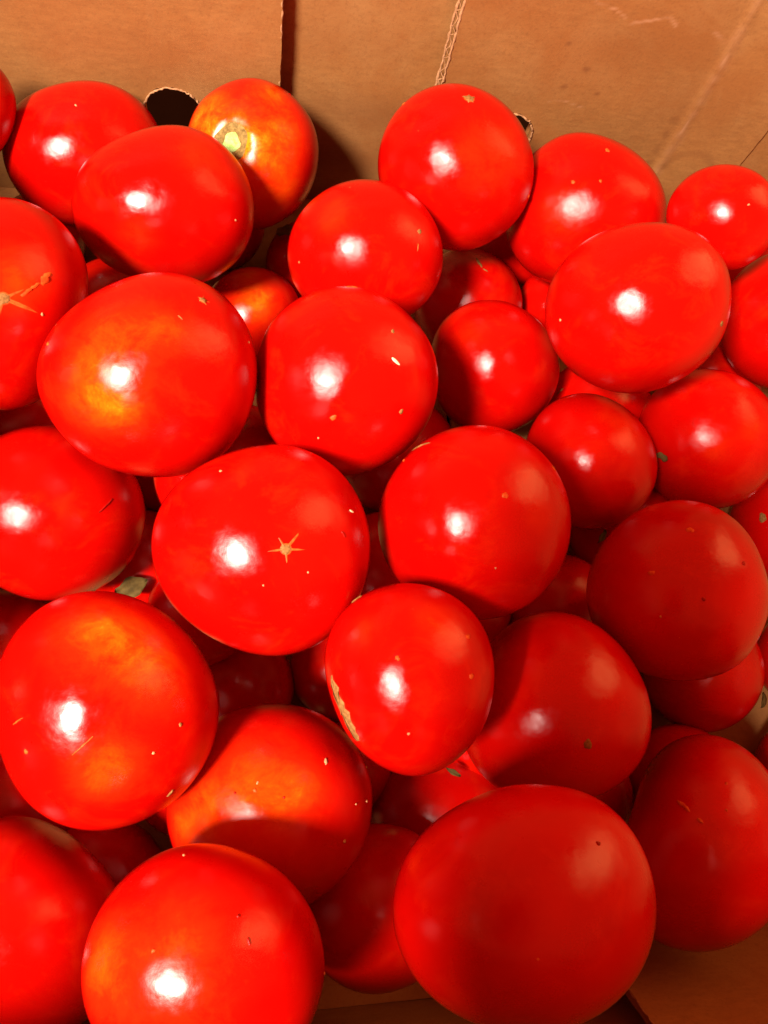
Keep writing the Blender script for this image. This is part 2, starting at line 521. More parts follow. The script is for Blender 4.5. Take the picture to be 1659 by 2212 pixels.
# ------------------------------------------------------------------ tomatoes
# key, centre (m), rotation, outline harmonics (mm), marks: each mark sits at a unit direction in the tomato's own frame
TABLE = [
    ('A', (-0.1182, 0.2520, 0.0881), (0.8128, 0.1640, 0.2853), (19.89, 0.74, -0.35, 0.13, 2.39, -0.41, 0.24), []),
    ('B', (-0.0766, 0.2594, 0.0629), (0.7598, 0.0934, 0.1895), (31.00, -0.14, -0.95, 2.12, 1.58, -0.11, 0.37), [['blob', [-0.035, 0.592, 0.805], 0.61, 'pale']]),
    ('C', (-0.0388, 0.2128, 0.0883), (0.6988, 0.0471, 0.1242), (32.09, 1.71, -1.21, 2.89, 0.55, -0.79, -0.18), [['patch', [0.53, 0.587, 0.611], 12.37, 0.35], ['patch', [-0.32, -0.294, 0.901], 8.25, 0.25], ['blob', [0.764, -0.147, 0.628], 0.53, 'pale']]),
    ('D', (-0.0042, 0.2599, 0.0688), (0.7541, -0.0420, 0.0609), (30.35, -0.46, -0.72, -0.54, 1.19, 0.33, 0.00), [['stem', [-0.315, 0.185, 0.931], 6.76], ['patch', [-0.687, 0.472, 0.552], 17.47, 0.9562499999999999], ['patch', [0.356, 0.812, 0.464], 9.32, 0.85], ['patch', [0.209, 0.031, 0.978], 13.98, 0.584375], ['patch', [0.351, -0.554, 0.755], 11.65, 0.53125], ['patch', [-0.274, 0.032, 0.961], 10.48, 1.3812499999999999], ['blob', [0.585, 0.783, 0.211], 0.79, 'dark'], ['patch', [0.529, 0.338, 0.779], 10.48, 0.51]]),
    ('E', (-0.0902, 0.1526, 0.1057), (0.5998, 0.2306, 0.2111), (32.40, 0.95, -0.06, -2.50, 2.52, -0.89, 0.82), [['star', [0.1, 0.065, 0.993], 3.09, 81.0], ['streak', [0.23, 0.079, 0.97], [0.441, 0.217, 0.871], 1.65, 'orange'], ['streak', [0.437, 0.175, 0.882], [0.536, 0.319, 0.782], 2.93, 'orange'], ['patch', [0.243, 0.249, 0.938], 10.98, 0.45], ['blob', [0.425, -0.086, 0.901], 0.62, 'pale'], ['blob', [0.505, 0.241, 0.829], 0.93, 'dark']]),
    ('F', (-0.0360, 0.1204, 0.1201), (0.4989, 0.1077, 0.0961), (32.92, 2.29, -0.92, 0.67, 0.97, -0.81, 0.10), [['star', [0.498, 0.644, 0.581], 1.85, 22], ['patch', [-0.308, 0.346, 0.886], 11.08, 0.5], ['patch', [-0.453, -0.178, 0.873], 11.87, 0.75], ['patch', [0.194, 0.383, 0.903], 9.49, 0.45], ['patch', [-0.162, -0.317, 0.934], 6.33, 0.5], ['blob', [-0.879, 0.286, 0.381], 0.81, 'orange'], ['blob', [0.881, 0.284, 0.379], 0.4, 'pale'], ['streak', [0.275, 0.509, 0.816], [0.318, 0.462, 0.828], 0.47, 'tan']]),
    ('G', (0.0412, 0.1926, 0.0936), (0.6523, -0.1375, -0.0333), (29.45, -0.14, -1.51, 1.64, -0.12, -0.16, -0.26), [['blob', [0.678, 0.246, 0.692], 1.17, 'tan'], ['patch', [-0.388, 0.463, 0.796], 8.83, 0.3], ['streak', [0.654, 0.115, 0.747], [0.639, 0.0, 0.769], 0.39, 'orange'], ['blob', [-0.824, -0.117, 0.554], 0.5, 'tan']]),
    ('H', (0.0820, 0.2384, 0.0938), (0.7624, -0.2188, -0.1079), (32.75, -0.41, -1.31, 0.37, -0.98, 0.04, -0.04), [['star', [0.136, 0.794, 0.592], 3.41, 16], ['patch', [0.458, 0.181, 0.87], 15.3, 0.35], ['blob', [-0.669, 0.713, 0.212], 0.93, 'orange'], ['blob', [0.913, -0.328, 0.243], 0.93, 'orange']]),  # patch at right: orange reflection put into the skin colour
    ('I', (0.1465, 0.2333, 0.0805), (0.7457, -0.3395, -0.2147), (34.27, -1.90, -2.20, 1.58, -0.94, 0.37, -0.55), [['blob', [0.194, 0.738, 0.647], 1.4, 'orange'], ['blob', [-0.198, 0.31, 0.93], 1.0, 'orange'], ['blob', [0.132, 0.327, 0.936], 0.8, 'orange'], ['patch', [-0.29, -0.016, 0.957], 10.56, 0.35]]),
    ('J', (0.1873, 0.2048, 0.1137), (0.7793, -0.4508, -0.3253), (20.94, 0.02, -0.18, 0.73, -1.26, -0.21, 0.25), [['blob', [0.416, 0.222, 0.882], 0.57, 'pale']]),
    ('K', (0.1409, 0.1579, 0.1167), (0.6422, -0.4131, -0.2359), (32.43, -0.70, -1.00, 1.10, 0.24, -0.22, 0.24), [['blob', [0.891, -0.183, 0.416], 1.3, 'tan'], ['blob', [-0.788, -0.142, 0.599], 0.65, 'pale']]),
    ('L', (0.2362, 0.1789, 0.0788), (0.6710, -0.5486, -0.3414), (29.21, -1.01, -0.04, -1.85, -1.83, 0.02, -0.40), [['patch', [-0.624, 0.762, 0.173], 9.79, 0.3]]),
    ('M', (0.0297, 0.1267, 0.1083), (0.4909, -0.1123, -0.0239), (32.35, -0.13, -0.52, -0.22, 0.15, 0.47, 0.06), [['blob', [0.474, 0.498, 0.726], 0.85, 'tan'], ['blob', [0.555, -0.303, 0.775], 0.99, 'tan'], ['streak', [-0.007, 0.98, 0.198], [0.144, 0.974, 0.173], 0.66, 'orange'], ['blob', [-0.13, -0.352, 0.927], 1.13, 'orange'], ['blob', [-0.279, -0.551, 0.786], 0.42, 'pale'], ['blob', [-0.295, -0.907, 0.3], 0.42, 'pale'], ['seed', [0.492, 0.194, 0.849], 3.65, 0.7]]),
    ('N', (0.1049, 0.1667, 0.0520), (0.5288, -0.2797, -0.1202), (29.57, -0.92, -0.49, -0.38, -0.80, 0.58, 0.06), [['patch', [-0.4, 0.444, 0.802], 9.76, 0.25]]),
    ('R', (-0.0771, 0.0906, 0.0680), (0.3273, 0.2442, 0.0861), (32.46, 1.92, -0.11, 0.58, -0.49, -0.06, -0.04), [['streak', [0.475, -0.01, 0.88], [0.647, 0.167, 0.744], 0.74, 'dark'], ['patch', [0.367, 0.141, 0.92], 9.26, 0.1]]),
    ('S', (0.0000, 0.0630, 0.1153), (0.2676, 0.0011, -0.0040), (32.78, 1.46, 0.75, 0.58, -0.10, -0.82, 0.35), [['star', [0.21, 0.013, 0.978], 2.57, 55.080000000000005], ['patch', [0.401, 0.25, 0.882], 8.78, 0.12], ['streak', [0.662, 0.17, 0.73], [0.7, 0.103, 0.706], 0.59, 'dark'], ['blob', [-0.351, 0.703, 0.619], 0.5, 'pale'], ['blob', [0.029, -0.286, 0.958], 0.37, 'pale'], ['blob', [0.389, -0.177, 0.904], 0.37, 'pale'], ['seed', [0.761, 0.334, 0.556], 2.19, 0.3]]),
    ('T', (0.0717, 0.0744, 0.1093), (0.3169, -0.2694, -0.0850), (32.33, -0.16, -0.22, -0.22, -0.05, -0.32, -0.05), [['streak', [-0.657, 0.734, 0.173], [-0.415, 0.799, 0.435], 0.95, 'tan'], ['blob', [0.281, 0.248, 0.927], 1.21, 'orange'], ['blob', [-0.721, 0.633, 0.281], 0.54, 'orange'], ['patch', [0.611, 0.089, 0.787], 7.11, 0.25], ['blob', [0.193, -0.427, 0.883], 0.4, 'pale'], ['streak', [0.771, 0.572, 0.279], [0.821, 0.515, 0.246], 0.63, 'orange']]),  # right-hand patch paints in the faint orange reflection
    ('U', (0.1372, 0.1149, 0.0674), (0.4208, -0.4009, -0.1565), (27.85, -0.85, -0.64, -0.69, -0.90, 0.43, -0.15), [['patch', [0.387, 0.56, 0.732], 10.14, 0.25]]),  # patch is a faint reflection coloured into the skin
    ('V', (0.1932, 0.1262, 0.0673), (0.4817, -0.5197, -0.2324), (30.06, -0.47, -0.56, -0.58, -0.52, 0.22, 0.01), [['patch', [0.583, 0.123, 0.803], 6.65, 0.4], ['patch', [0.114, -0.112, 0.987], 6.65, 0.3]]),
    ('W', (0.1524, 0.0532, 0.0918), (0.2473, -0.5163, -0.1372), (32.44, -0.80, 0.22, -1.02, 0.34, -0.45, -0.29), [['blob', [-0.254, 0.193, 0.948], 1.25, 'orange'], ['blob', [0.142, 0.64, 0.755], 1.41, 'orange'], ['blob', [0.665, 0.3, 0.684], 0.94, 'dark'], ['blob', [-0.18, -0.259, 0.949], 0.47, 'pale'], ['blob', [0.245, -0.077, 0.966], 0.78, 'dark']]),
    ('X', (0.0431, 0.0214, 0.1238), (0.1043, -0.1876, -0.0508), (25.99, 0.29, 1.42, -1.36, -0.55, -0.05, 0.62), [['cork', [-0.883, 0.086, 0.461], [-0.539, -0.71, 0.452], 5.56], ['streak', [-0.607, 0.776, 0.173], [-0.469, 0.866, 0.173], 0.7, 'tan'], ['blob', [-0.11, 0.208, 0.972], 0.83, 'orange'], ['blob', [0.619, 0.436, 0.654], 0.95, 'orange'], ['blob', [0.656, 0.032, 0.754], 0.95, 'orange'], ['patch', [0.389, 0.528, 0.755], 6.95, 0.3], ['patch', [0.237, 0.595, 0.768], 5.56, 0.3], ['patch', [-0.457, 0.474, 0.753], 5.56, 0.3], ['blob', [-0.004, -0.536, 0.844], 0.47, 'pale']]),  # upper right patches colour in the orange reflection
    ('Y', (0.1018, 0.0142, 0.0883), (0.0749, -0.3738, -0.0638), (32.20, -1.35, -0.74, -0.14, 0.69, 0.23, -1.05), [['blob', [0.269, -0.354, 0.896], 1.73, 'tan'], ['patch', [0.296, -0.556, 0.777], 10.19, 0.1]]),
    ('Z', (-0.0437, 0.0169, 0.1069), (0.0651, 0.1830, -0.0254), (32.27, 0.15, 1.10, -1.23, -1.55, 0.73, 0.13), [['patch', [-0.074, 0.632, 0.771], 12.67, 0.75], ['patch', [0.37, 0.369, 0.853], 12.67, 0.6], ['patch', [0.021, -0.457, 0.889], 8.94, 0.7], ['streak', [-0.26, -0.361, 0.895], [-0.084, -0.185, 0.979], 0.6, 'orange'], ['streak', [-0.753, -0.12, 0.647], [-0.65, -0.051, 0.758], 0.45, 'orange'], ['streak', [0.522, -0.712, 0.469], [0.582, -0.644, 0.497], 1.04, 'tan'], ['blob', [0.576, -0.113, 0.81], 0.63, 'tan'], ['blob', [-0.62, -0.331, 0.711], 0.76, 'orange'], ['blob', [0.374, -0.333, 0.866], 0.51, 'pale']]),
    ('AA', (0.0038, -0.0139, 0.0760), (-0.0509, -0.0170, -0.0545), (32.91, 0.11, 1.29, 0.54, -0.06, 0.04, 0.33), [['patch', [-0.25, 0.104, 0.963], 18.2, 0.62], ['patch', [-0.737, -0.149, 0.66], 11.58, 0.496], ['patch', [0.243, 0.063, 0.968], 9.93, 0.372], ['streak', [0.474, 0.429, 0.769], [0.475, 0.354, 0.805], 1.16, 'pale'], ['streak', [-0.136, 0.19, 0.972], [-0.12, 0.221, 0.968], 0.66, 'pale'], ['blob', [-0.146, 0.142, 0.979], 0.7, 'orange'], ['blob', [0.69, -0.291, 0.663], 0.7, 'pale'], ['blob', [-0.318, 0.121, 0.94], 0.42, 'dark'], ['blob', [0.111, 0.084, 0.99], 0.42, 'dark'], ['blob', [0.9, 0.365, 0.239], 0.42, 'pale'], ['blob', [0.896, 0.056, 0.441], 0.56, 'pale'], ['blob', [0.777, 0.03, 0.629], 0.42, 'pale']]),
    ('BB', (-0.0135, -0.0471, 0.1264), (-0.2164, 0.0418, -0.0911), (27.71, 0.77, 1.65, 1.92, -1.06, 0.16, -0.38), [['patch', [-0.809, -0.017, 0.588], 10.32, 0.6], ['patch', [-0.157, -0.133, 0.979], 11.7, 0.35], ['patch', [-0.195, 0.296, 0.935], 9.63, 0.25], ['blob', [-0.268, 0.824, 0.5], 0.47, 'pale'], ['blob', [0.983, -0.058, 0.173], 0.47, 'pale'], ['blob', [-0.399, 0.098, 0.912], 0.58, 'orange'], ['streak', [0.319, 0.201, 0.926], [0.348, 0.126, 0.929], 0.69, 'dark'], ['blob', [0.234, 0.341, 0.911], 0.47, 'dark']]),
    ('CC', (0.0659, -0.0376, 0.1438), (-0.1697, -0.3195, -0.0191), (29.72, -0.58, 2.15, 2.40, 1.27, -0.53, 0.14), [['blob', [0.551, 0.429, 0.716], 0.67, 'dark'], ['streak', [0.51, -0.261, 0.82], [0.646, -0.167, 0.745], 1.58, 'dark']]),
    ('DD', (0.1595, -0.0358, 0.0653), (-0.1063, -0.5192, -0.0090), (33.02, 1.66, 0.43, -2.88, 4.45, -0.19, -1.56), [['streak', [-0.155, 0.432, 0.888], [-0.023, 0.296, 0.955], 1.59, 'orange'], ['streak', [0.018, 0.249, 0.968], [0.074, 0.188, 0.979], 1.39, 'orange'], ['blob', [0.328, 0.531, 0.781], 0.68, 'orange'], ['blob', [0.3, 0.307, 0.903], 0.51, 'orange'], ['patch', [0.636, 0.447, 0.629], 7.96, 0.2]]),
    ('EE', (-0.0740, -0.0455, 0.0682), (-0.1876, 0.2408, -0.1215), (30.98, 0.84, 1.49, 1.02, -3.46, 0.31, -0.26), []),
    ('O', (0.1031, 0.2166, 0.0270), (0.6049, -0.2437, -0.1086), (27.02, -0.19, -0.50, 0.42, -0.38, -0.01, -0.01), [['streak', [0.117, 0.813, 0.571], [0.249, 0.602, 0.759], 1.47, 'tan'], ['streak', [0.249, 0.602, 0.759], [0.356, 0.541, 0.762], 0.73, 'tan']]),
    ('P', (0.1540, 0.2205, 0.0212), (0.6183, -0.3365, -0.1752), (21.25, -0.23, -0.29, 0.14, -0.61, -0.01, 0.00), []),
    ('Q', (-0.0042, 0.2051, 0.0236), (0.5678, -0.0147, 0.0436), (23.55, 0.24, -0.37, 0.22, 0.49, 0.01, 0.00), [['patch', [0.061, 0.325, 0.944], 11.24, 0.9], ['patch', [-0.057, 0.886, 0.461], 7.03, 0.8]]),
    ('NN', (0.1637, 0.1548, 0.0278), (0.4837, -0.4005, -0.1749), (27.82, -0.54, -0.25, -0.40, -0.48, 0.00, 0.01), [['streak', [-0.678, 0.363, 0.639], [-0.56, 0.48, 0.675], 1.19, 'tan']]),
    ('OO', (0.2327, 0.1805, 0.0252), (0.5715, -0.5062, -0.2652), (25.22, -0.60, -0.27, -0.83, -0.95, 0.01, 0.03), []),
    ('FF', (0.0731, -0.0230, 0.0189), (-0.0592, -0.2231, -0.0433), (27.43, -0.15, 0.86, 0.97, 0.34, -0.02, 0.03), []),
    ('GG', (0.0410, -0.0499, 0.0541), (-0.1614, -0.1480, -0.0487), (27.26, 0.22, 1.04, 0.80, 0.18, 0.12, -0.05), []),
    ('HH', (-0.0077, 0.0313, 0.0215), (0.0955, 0.0266, -0.0298), (21.50, 0.26, 0.32, 0.10, -0.44, 0.01, -0.00), []),
    ('II', (0.0347, 0.0366, 0.0217), (0.1164, -0.1023, -0.0411), (21.71, 0.08, 0.30, 0.21, -0.12, 0.00, 0.00), []),
    ('JJ', (0.1983, 0.0299, 0.0258), (0.1309, -0.5472, -0.0982), (25.77, -0.69, 0.38, -0.69, 1.10, 0.00, -0.04), []),
    ('KK', (0.2529, 0.0357, 0.0212), (0.1641, -0.6504, -0.1267), (21.23, -0.55, 0.22, -1.14, 1.10, 0.02, -0.04), []),
    ('LL', (0.2421, -0.0134, 0.0227), (-0.0068, -0.6449, -0.0441), (22.64, -0.62, 0.45, -0.66, 1.92, -0.02, -0.07), []),
    ('MM', (0.2537, 0.0984, 0.0253), (0.3678, -0.6161, -0.2183), (25.23, -0.75, 0.03, -1.53, 0.14, 0.04, -0.01), [['blob', [-0.324, 0.184, 0.928], 2.41, 'tan']]),
    ('PP', (-0.0998, 0.0466, 0.0241), (0.1426, 0.2994, 0.0165), (24.06, 0.79, 0.33, -1.06, -1.08, -0.02, -0.05), []),
    ('QQ', (0.1333, 0.0614, 0.0237), (0.2103, -0.3761, -0.0945), (23.68, -0.36, 0.20, -0.20, 0.33, 0.00, -0.01), []),
    ('RR', (0.0547, 0.0828, 0.0227), (0.2556, -0.1560, -0.0475), (22.66, -0.00, 0.10, 0.02, 0.00, -0.00, 0.00), []),
    ('SS', (-0.0565, -0.0370, 0.0209), (-0.1264, 0.1621, -0.0876), (20.85, 0.40, 0.61, 0.66, -1.47, 0.06, -0.01), []),
    ('h0', (-0.0495, 0.0823, 0.0226), (0.2517, 0.1449, 0.0297), (22.50, 0.59, 0.06, -1.07, -0.38, -0.05, 0.04), []),
    ('h1', (0.0613, 0.1328, 0.0283), (0.4002, -0.1694, -0.0532), (28.18, 0.04, -0.10, 0.74, -0.01, 0.07, -0.07), []),
    ('h2', (-0.1051, 0.2436, 0.0216), (0.6702, 0.1645, 0.2037), (21.60, 0.55, -0.48, -0.71, 1.53, -0.00, 0.12), []),
    ('h3', (0.1798, -0.0131, 0.0213), (-0.0149, -0.5080, -0.0422), (21.21, -0.37, 0.47, 0.54, 1.20, 0.01, -0.08), []),
    ('h4', (0.1702, 0.0945, 0.0270), (0.3227, -0.4527, -0.1459), (26.94, -0.43, -0.00, -1.32, -0.00, -0.00, 0.07), []),
    ('h5', (-0.0126, 0.1090, 0.0630), (0.3696, 0.0344, 0.0268), (28.37, 0.63, -0.07, 0.44, 0.14, 0.08, -0.07), []),
    ('h6', (0.1353, 0.2620, 0.0253), (0.6986, -0.2839, -0.1549), (25.27, -0.07, -0.60, 0.02, -0.89, -0.05, 0.06), []),
    ('h7', (-0.0957, 0.1415, 0.0402), (0.4556, 0.2401, 0.1429), (22.32, 0.71, -0.13, -0.44, 0.61, 0.04, -0.05), []),
    ('h8', (0.0233, 0.2388, 0.0215), (0.6339, -0.0791, 0.0097), (21.49, 0.23, -0.44, -0.04, 0.22, -0.01, 0.05), []),
    ('h9', (0.0970, 0.0139, 0.0278), (0.0581, -0.2941, -0.0555), (27.70, -0.25, 0.67, 1.05, 0.47, 0.05, -0.05), []),
    ('h10', (-0.0195, 0.2591, 0.0211), (0.6761, -0.0018, 0.0774), (21.03, 0.32, -0.47, -0.00, 0.67, -0.00, 0.06), []),
    ('h11', (-0.0919, -0.0105, 0.0218), (-0.0498, 0.2745, -0.0684), (21.77, 0.66, 0.60, 0.40, -1.68, 0.11, -0.08), []),
    ('h12', (-0.0418, 0.1279, 0.0219), (0.3808, 0.1060, 0.0574), (21.86, 0.51, -0.14, -0.96, 0.09, -0.04, 0.07), []),
    ('h13', (0.2587, 0.2452, 0.0263), (0.7174, -0.4852, -0.3213), (26.22, -0.55, -0.39, 0.20, -1.65, 0.04, -0.02), []),
    ('h14', (-0.0697, 0.2061, 0.0233), (0.5827, 0.1260, 0.1378), (23.25, 0.59, -0.45, -0.81, 0.98, -0.02, 0.11), []),
    ('h15', (-0.0275, -0.0068, 0.0210), (-0.0255, 0.0835, -0.0535), (20.99, 0.37, 0.52, 0.90, -0.82, 0.09, -0.03), []),
    ('h16', (0.0365, -0.0029, 0.0184), (-0.0034, -0.1117, -0.0475), (18.42, 0.15, 0.30, 0.03, -0.22, -0.01, 0.04), []),
    ('h17', (0.0895, 0.0626, 0.0214), (0.2022, -0.2570, -0.0683), (21.32, -0.09, 0.22, 0.56, 0.13, 0.05, -0.05), []),
    ('h18', (0.1380, -0.0197, 0.0192), (-0.0410, -0.4024, -0.0372), (19.19, -0.13, 0.34, -0.11, 0.79, -0.03, 0.04), []),
    ('h19', (-0.0234, 0.0559, 0.0461), (0.1841, 0.0787, -0.0036), (19.96, 0.37, 0.23, 0.31, -0.31, 0.06, -0.05), []),
    ('h20', (-0.1320, 0.1160, 0.1360), (0.5816, 0.4127, 0.3020), (31.73, 2.61, -0.96, -3.90, 2.58, -0.24, 0.51), []),
    ('h21', (-0.1480, 0.0350, 0.1120), (0.1566, 0.5590, 0.0571), (32.79, 3.04, 0.86, -3.24, -2.58, -0.15, -0.48), []),
    ('h22', (-0.1500, 0.1850, 0.1120), (0.7458, 0.3110, 0.3614), (33.72, 2.17, -1.62, -2.53, 4.55, 0.04, 0.63), []),
    ('h23', (-0.1380, -0.0360, 0.1050), (-0.2183, 0.4937, -0.1826), (31.71, 2.40, 2.20, 0.03, -5.55, 0.45, -0.56), []),
    ('h24', (-0.1680, 0.1500, 0.0450), (0.5225, 0.3954, 0.2524), (31.81, 1.87, -0.57, -3.74, 1.81, -0.19, 0.31), []),
    ('h25', (-0.1650, 0.0720, 0.0450), (0.2599, 0.4794, 0.1114), (31.88, 2.10, 0.35, -2.67, -1.05, -0.09, -0.21), []),
]
LABELS = {
    'A': 'red tomato cut by the left edge, highest on that side',
    'B': 'red tomato against the back wall, just left of the round hole',
    'C': 'wide red tomato in front of the stem-scar tomato, partly hiding the stem',
    'D': 'orange red tomato with green stem stub beside the round hole',
    'E': 'tomato cut by the left edge with tan star scar and orange streak',
    'F': 'large tomato with orange blotched skin around its highlight and small star scar upper right',
    'G': 'tomato with cracked highlight, between the orange one and the back-wall star-scarred one',
    'H': 'round tomato touching the back wall with small tan star near its top',
    'I': 'tomato at the back wall right of the star-topped one, orange fleck on top',
    'J': 'small round tomato in the upper right corner under the cardboard edge',
    'K': 'broad tomato with tan fleck at its right side, upper right',
    'L': 'tomato cut by the right edge just below the small corner tomato',
    'M': 'plump tomato with a pale seed lying on its right side',
    'N': 'small plain tomato right of the one carrying the pale seed',
    'R': 'oval tomato cut by the left edge at mid height, bright highlight at the edge',
    'S': 'large tomato at the centre left with bold tan star scar beside its highlight',
    'T': 'large round tomato right of centre with ragged tan scratch at its upper left',
    'U': 'small tomato between the scratched one and the right-hand one, mid right',
    'V': 'tomato by the right edge with bright highlight, above the large shaded one',
    'W': 'large shaded tomato by the right edge with faint orange sheen on its right',
    'X': 'tomato with long tan corky scar along its left side',
    'Y': 'shaded tomato right of the cork-scarred one with brown dot near its bottom',
    'Z': 'very large tomato at the left edge with orange patches and short slit',
    'AA': 'orange tinted tomato below the cork-scarred one with curved shadow across it',
    'BB': 'large tomato at the bottom left with wide highlight near the frame edge',
    'CC': 'largest shaded tomato at the bottom centre right with orange sheen',
    'DD': 'shaded tomato at the lower right resting by the cardboard, two pale streaks',
    'EE': 'dim red tomato in the bottom left corner',
    'O': 'half hidden tomato with tan crack, behind the small plain one',
    'P': 'sliver of tomato with pink highlight below the back-wall fleck-topped one',
    'Q': 'dark tomato with orange patch deep in the gap below the orange one',
    'NN': 'dark tomato peeping out just above the small mid right tomato',
    'OO': 'dark tomato deep behind the right edge tomatoes',
    'FF': 'half lit tomato deep between the cork-scarred and the largest shaded one',
    'GG': 'very dark tomato at the bottom between the two front tomatoes',
    'HH': 'very dark tomato under the bold star scarred tomato',
    'II': 'red tomato peeping out left of the cork-scarred one',
    'JJ': 'dark tomato directly beneath the large shaded one at right',
    'KK': 'red sliver of tomato at the right edge below the large shaded one',
    'LL': 'dark sliver of tomato at the right edge above the lower right one',
    'MM': 'tomato at the right edge with tan fleck, above the large shaded one',
    'PP': 'dark tomato at the left edge under the oval one',
    'QQ': 'very dark tomato in the gap left of the large shaded right one',
    'RR': 'very dark tomato in the central gap right of the bold star scar',
    'SS': 'dark tomato in the lower left gap above the front one',
    'h0': 'dark tomato low between the oval left one and the bold star-scarred one',
    'h1': 'dark tomato low in the gap above the scratched round one',
    'h2': 'dark tomato low at the left edge between the two uppermost there',
    'h3': 'dark tomato low in the gap above the lower right streaked one',
    'h4': 'dark tomato low in the gap just above the large shaded right one',
    'h5': 'dark tomato low between the orange-blotched one and the bold star-scarred one',
    'h6': 'dark tomato low in the gap right below the star-topped back one',
    'h7': 'dark tomato low at the left edge above the oval one',
    'h8': 'dark tomato low in the gap below the orange one, left of cracked highlight',
    'h9': 'dark tomato low between the cork-scarred one and the brown-dotted one',
    'h10': 'dark tomato low between the wide one and the orange one',
    'h11': 'dark tomato low at the left edge under the very large one',
    'h12': 'dark tomato low just below the orange-blotched one',
    'h13': 'dark tomato low at the right behind the broad one',
    'h14': 'dark tomato low left of the wide one, above the orange-blotched one',
    'h15': 'dark tomato low between the very large left one and the orange tinted one',
    'h16': 'dark tomato low right of the orange tinted one, under the cork-scarred one',
    'h17': 'dark tomato low in the gap between the scratched round one and the brown-dotted one',
    'h18': 'dark tomato low between the brown-dotted one and the lower right streaked one',
    'h19': 'dark tomato low between the bold star-scarred one and the very large left one',
    'h20': 'tomato outside the left edge next to the star-and-streak scarred one',
    'h21': 'tomato outside the left edge next to the oval one',
    'h22': 'tomato outside the left edge near the back',
    'h23': 'tomato outside the left edge next to the bottom left corner one',
    'h24': 'lower tomato outside the left edge toward the back',
    'h25': 'lower tomato outside the left edge toward the front',
}
SEED_LABEL = {'M': 'pale pointed seed lying on the plump middle tomato', 'S': 'tiny pale seed on the bold star scarred tomato'}
STAR_PX = {
    'E': 16.9, 'F': 11.7, 'H': 15.6, 'S': 17.55
}
GROUP = 'tomatoes heaped in the cardboard box'

def cube_sphere(n):
    idx = {}
    vs, fs = [], []
    def vid(p):
        k = tuple(int(round(c * n)) for c in p)
        if k not in idx:
            idx[k] = len(vs)
            q = np.array([math.tan(c * math.pi / 4) for c in p])
            vs.append(q / np.linalg.norm(q))
        return idx[k]
    for ax in range(3):
        for sg in (-1, 1):
            for i in range(n):
                for j in range(n):
                    q = []
                    for (a, b) in ((i, j), (i + 1, j), (i + 1, j + 1), (i, j + 1)):
                        p = [0, 0, 0]
                        p[ax] = sg
                        p[(ax + 1) % 3] = -1 + 2 * a / n
                        p[(ax + 2) % 3] = -1 + 2 * b / n
                        q.append(vid(p))
                    fs.append(tuple(q) if sg > 0 else tuple(q[::-1]))
    return np.array(vs), fs
SPH = {n: cube_sphere(n) for n in (22, 36)}

class Surf:
    def __init__(self, h, seed, stem, dimple, lobe, nl, notch=None):
        self.h = [x / 1000.0 for x in h]
        self.w = Wave(seed, 1.9)
        self.w2 = Wave(seed + 500, 4.5)
        r = np.random.default_rng(seed)
        self.q = r.uniform(0.93, 1.0)
        self.s = np.array(stem, float) / np.linalg.norm(stem)
        a = np.cross(self.s, [0.3, 0.9, 0.2]); self.a = a / np.linalg.norm(a); self.b = np.cross(self.s, self.a)
        self.dimple, self.lobe, self.nl = dimple, lobe, nl
        self.ph = r.uniform(0, 6.28)
        self.notch = notch
    def __call__(self, d):
        d = np.atleast_2d(np.asarray(d, float))
        d = d / np.linalg.norm(d, axis=1)[:, None]
        x, y, z = d.T
        h = self.h
        r = h[0] + h[1] * x + h[2] * y + h[3] * (x * x - y * y) + h[4] * 2 * x * y + h[5] * (x ** 3 - 3 * x * y * y) + h[6] * (3 * x * x * y - y ** 3)
        g = np.arccos(np.clip(d @ self.s, -1, 1))
        az = np.arctan2(d @ self.b, d @ self.a)
        f = 1 + 0.010 * self.w(d) + 0.0045 * self.w2(d)
        f -= self.dimple * np.exp(-(g / 0.20) ** 2)
        f -= 0.35 * self.dimple * np.exp(-(g / 0.48) ** 2)
        f += self.lobe * np.cos(self.nl * az + self.ph) * np.sin(g) ** 2 * np.exp(-(g / 1.3) ** 2)
        gb = np.pi - g
        f -= 0.012 * np.exp(-(gb / 0.16) ** 2)
        if self.notch is not None:
            for c, wd, dp in self.notch:
                c = np.array(c) / np.linalg.norm(c)
                f -= dp * np.exp(-(np.arccos(np.clip(d @ c, -1, 1)) / wd) ** 2)
        P = d * (r * f)[:, None]
        P[:, 2] *= self.q
        return P

def patch(name, surf, c, poly, mat, parent, lift=0.00012, dome=0.0002, rings=3):
    """a thin mark that follows the skin: poly is a closed outline in metres round direction c"""
    c = np.array(c, float) / np.linalg.norm(c)
    e1 = np.cross([0.12, 1.0, 0.05], c); e1 /= np.linalg.norm(e1)
    e2 = np.cross(c, e1)
    R0 = np.linalg.norm(surf(c)[0])
    n = len(poly)
    ds, hs = [], []
    for k in range(rings):
        s = 1 - k / rings
        for (px, py) in poly:
            ds.append(c + (e1 * px * s + e2 * py * s) / R0)
            hs.append(lift + dome * (1 - s * s) if k else -0.00025)
    ds.append(c); hs.append(lift + dome)
    P = surf(np.array(ds))
    nrm = P / np.linalg.norm(P, axis=1)[:, None]
    P = P + nrm * np.array(hs)[:, None]
    fs = []
    for k in range(rings - 1):
        for i in range(n):
            j = (i + 1) % n
            fs.append((k * n + i, k * n + j, (k + 1) * n + j, (k + 1) * n + i))
    k = rings - 1
    for i in range(n):
        fs.append((k * n + i, k * n + (i + 1) % n, rings * n))
    return link_mesh(name, P, fs, mat, parent, True)

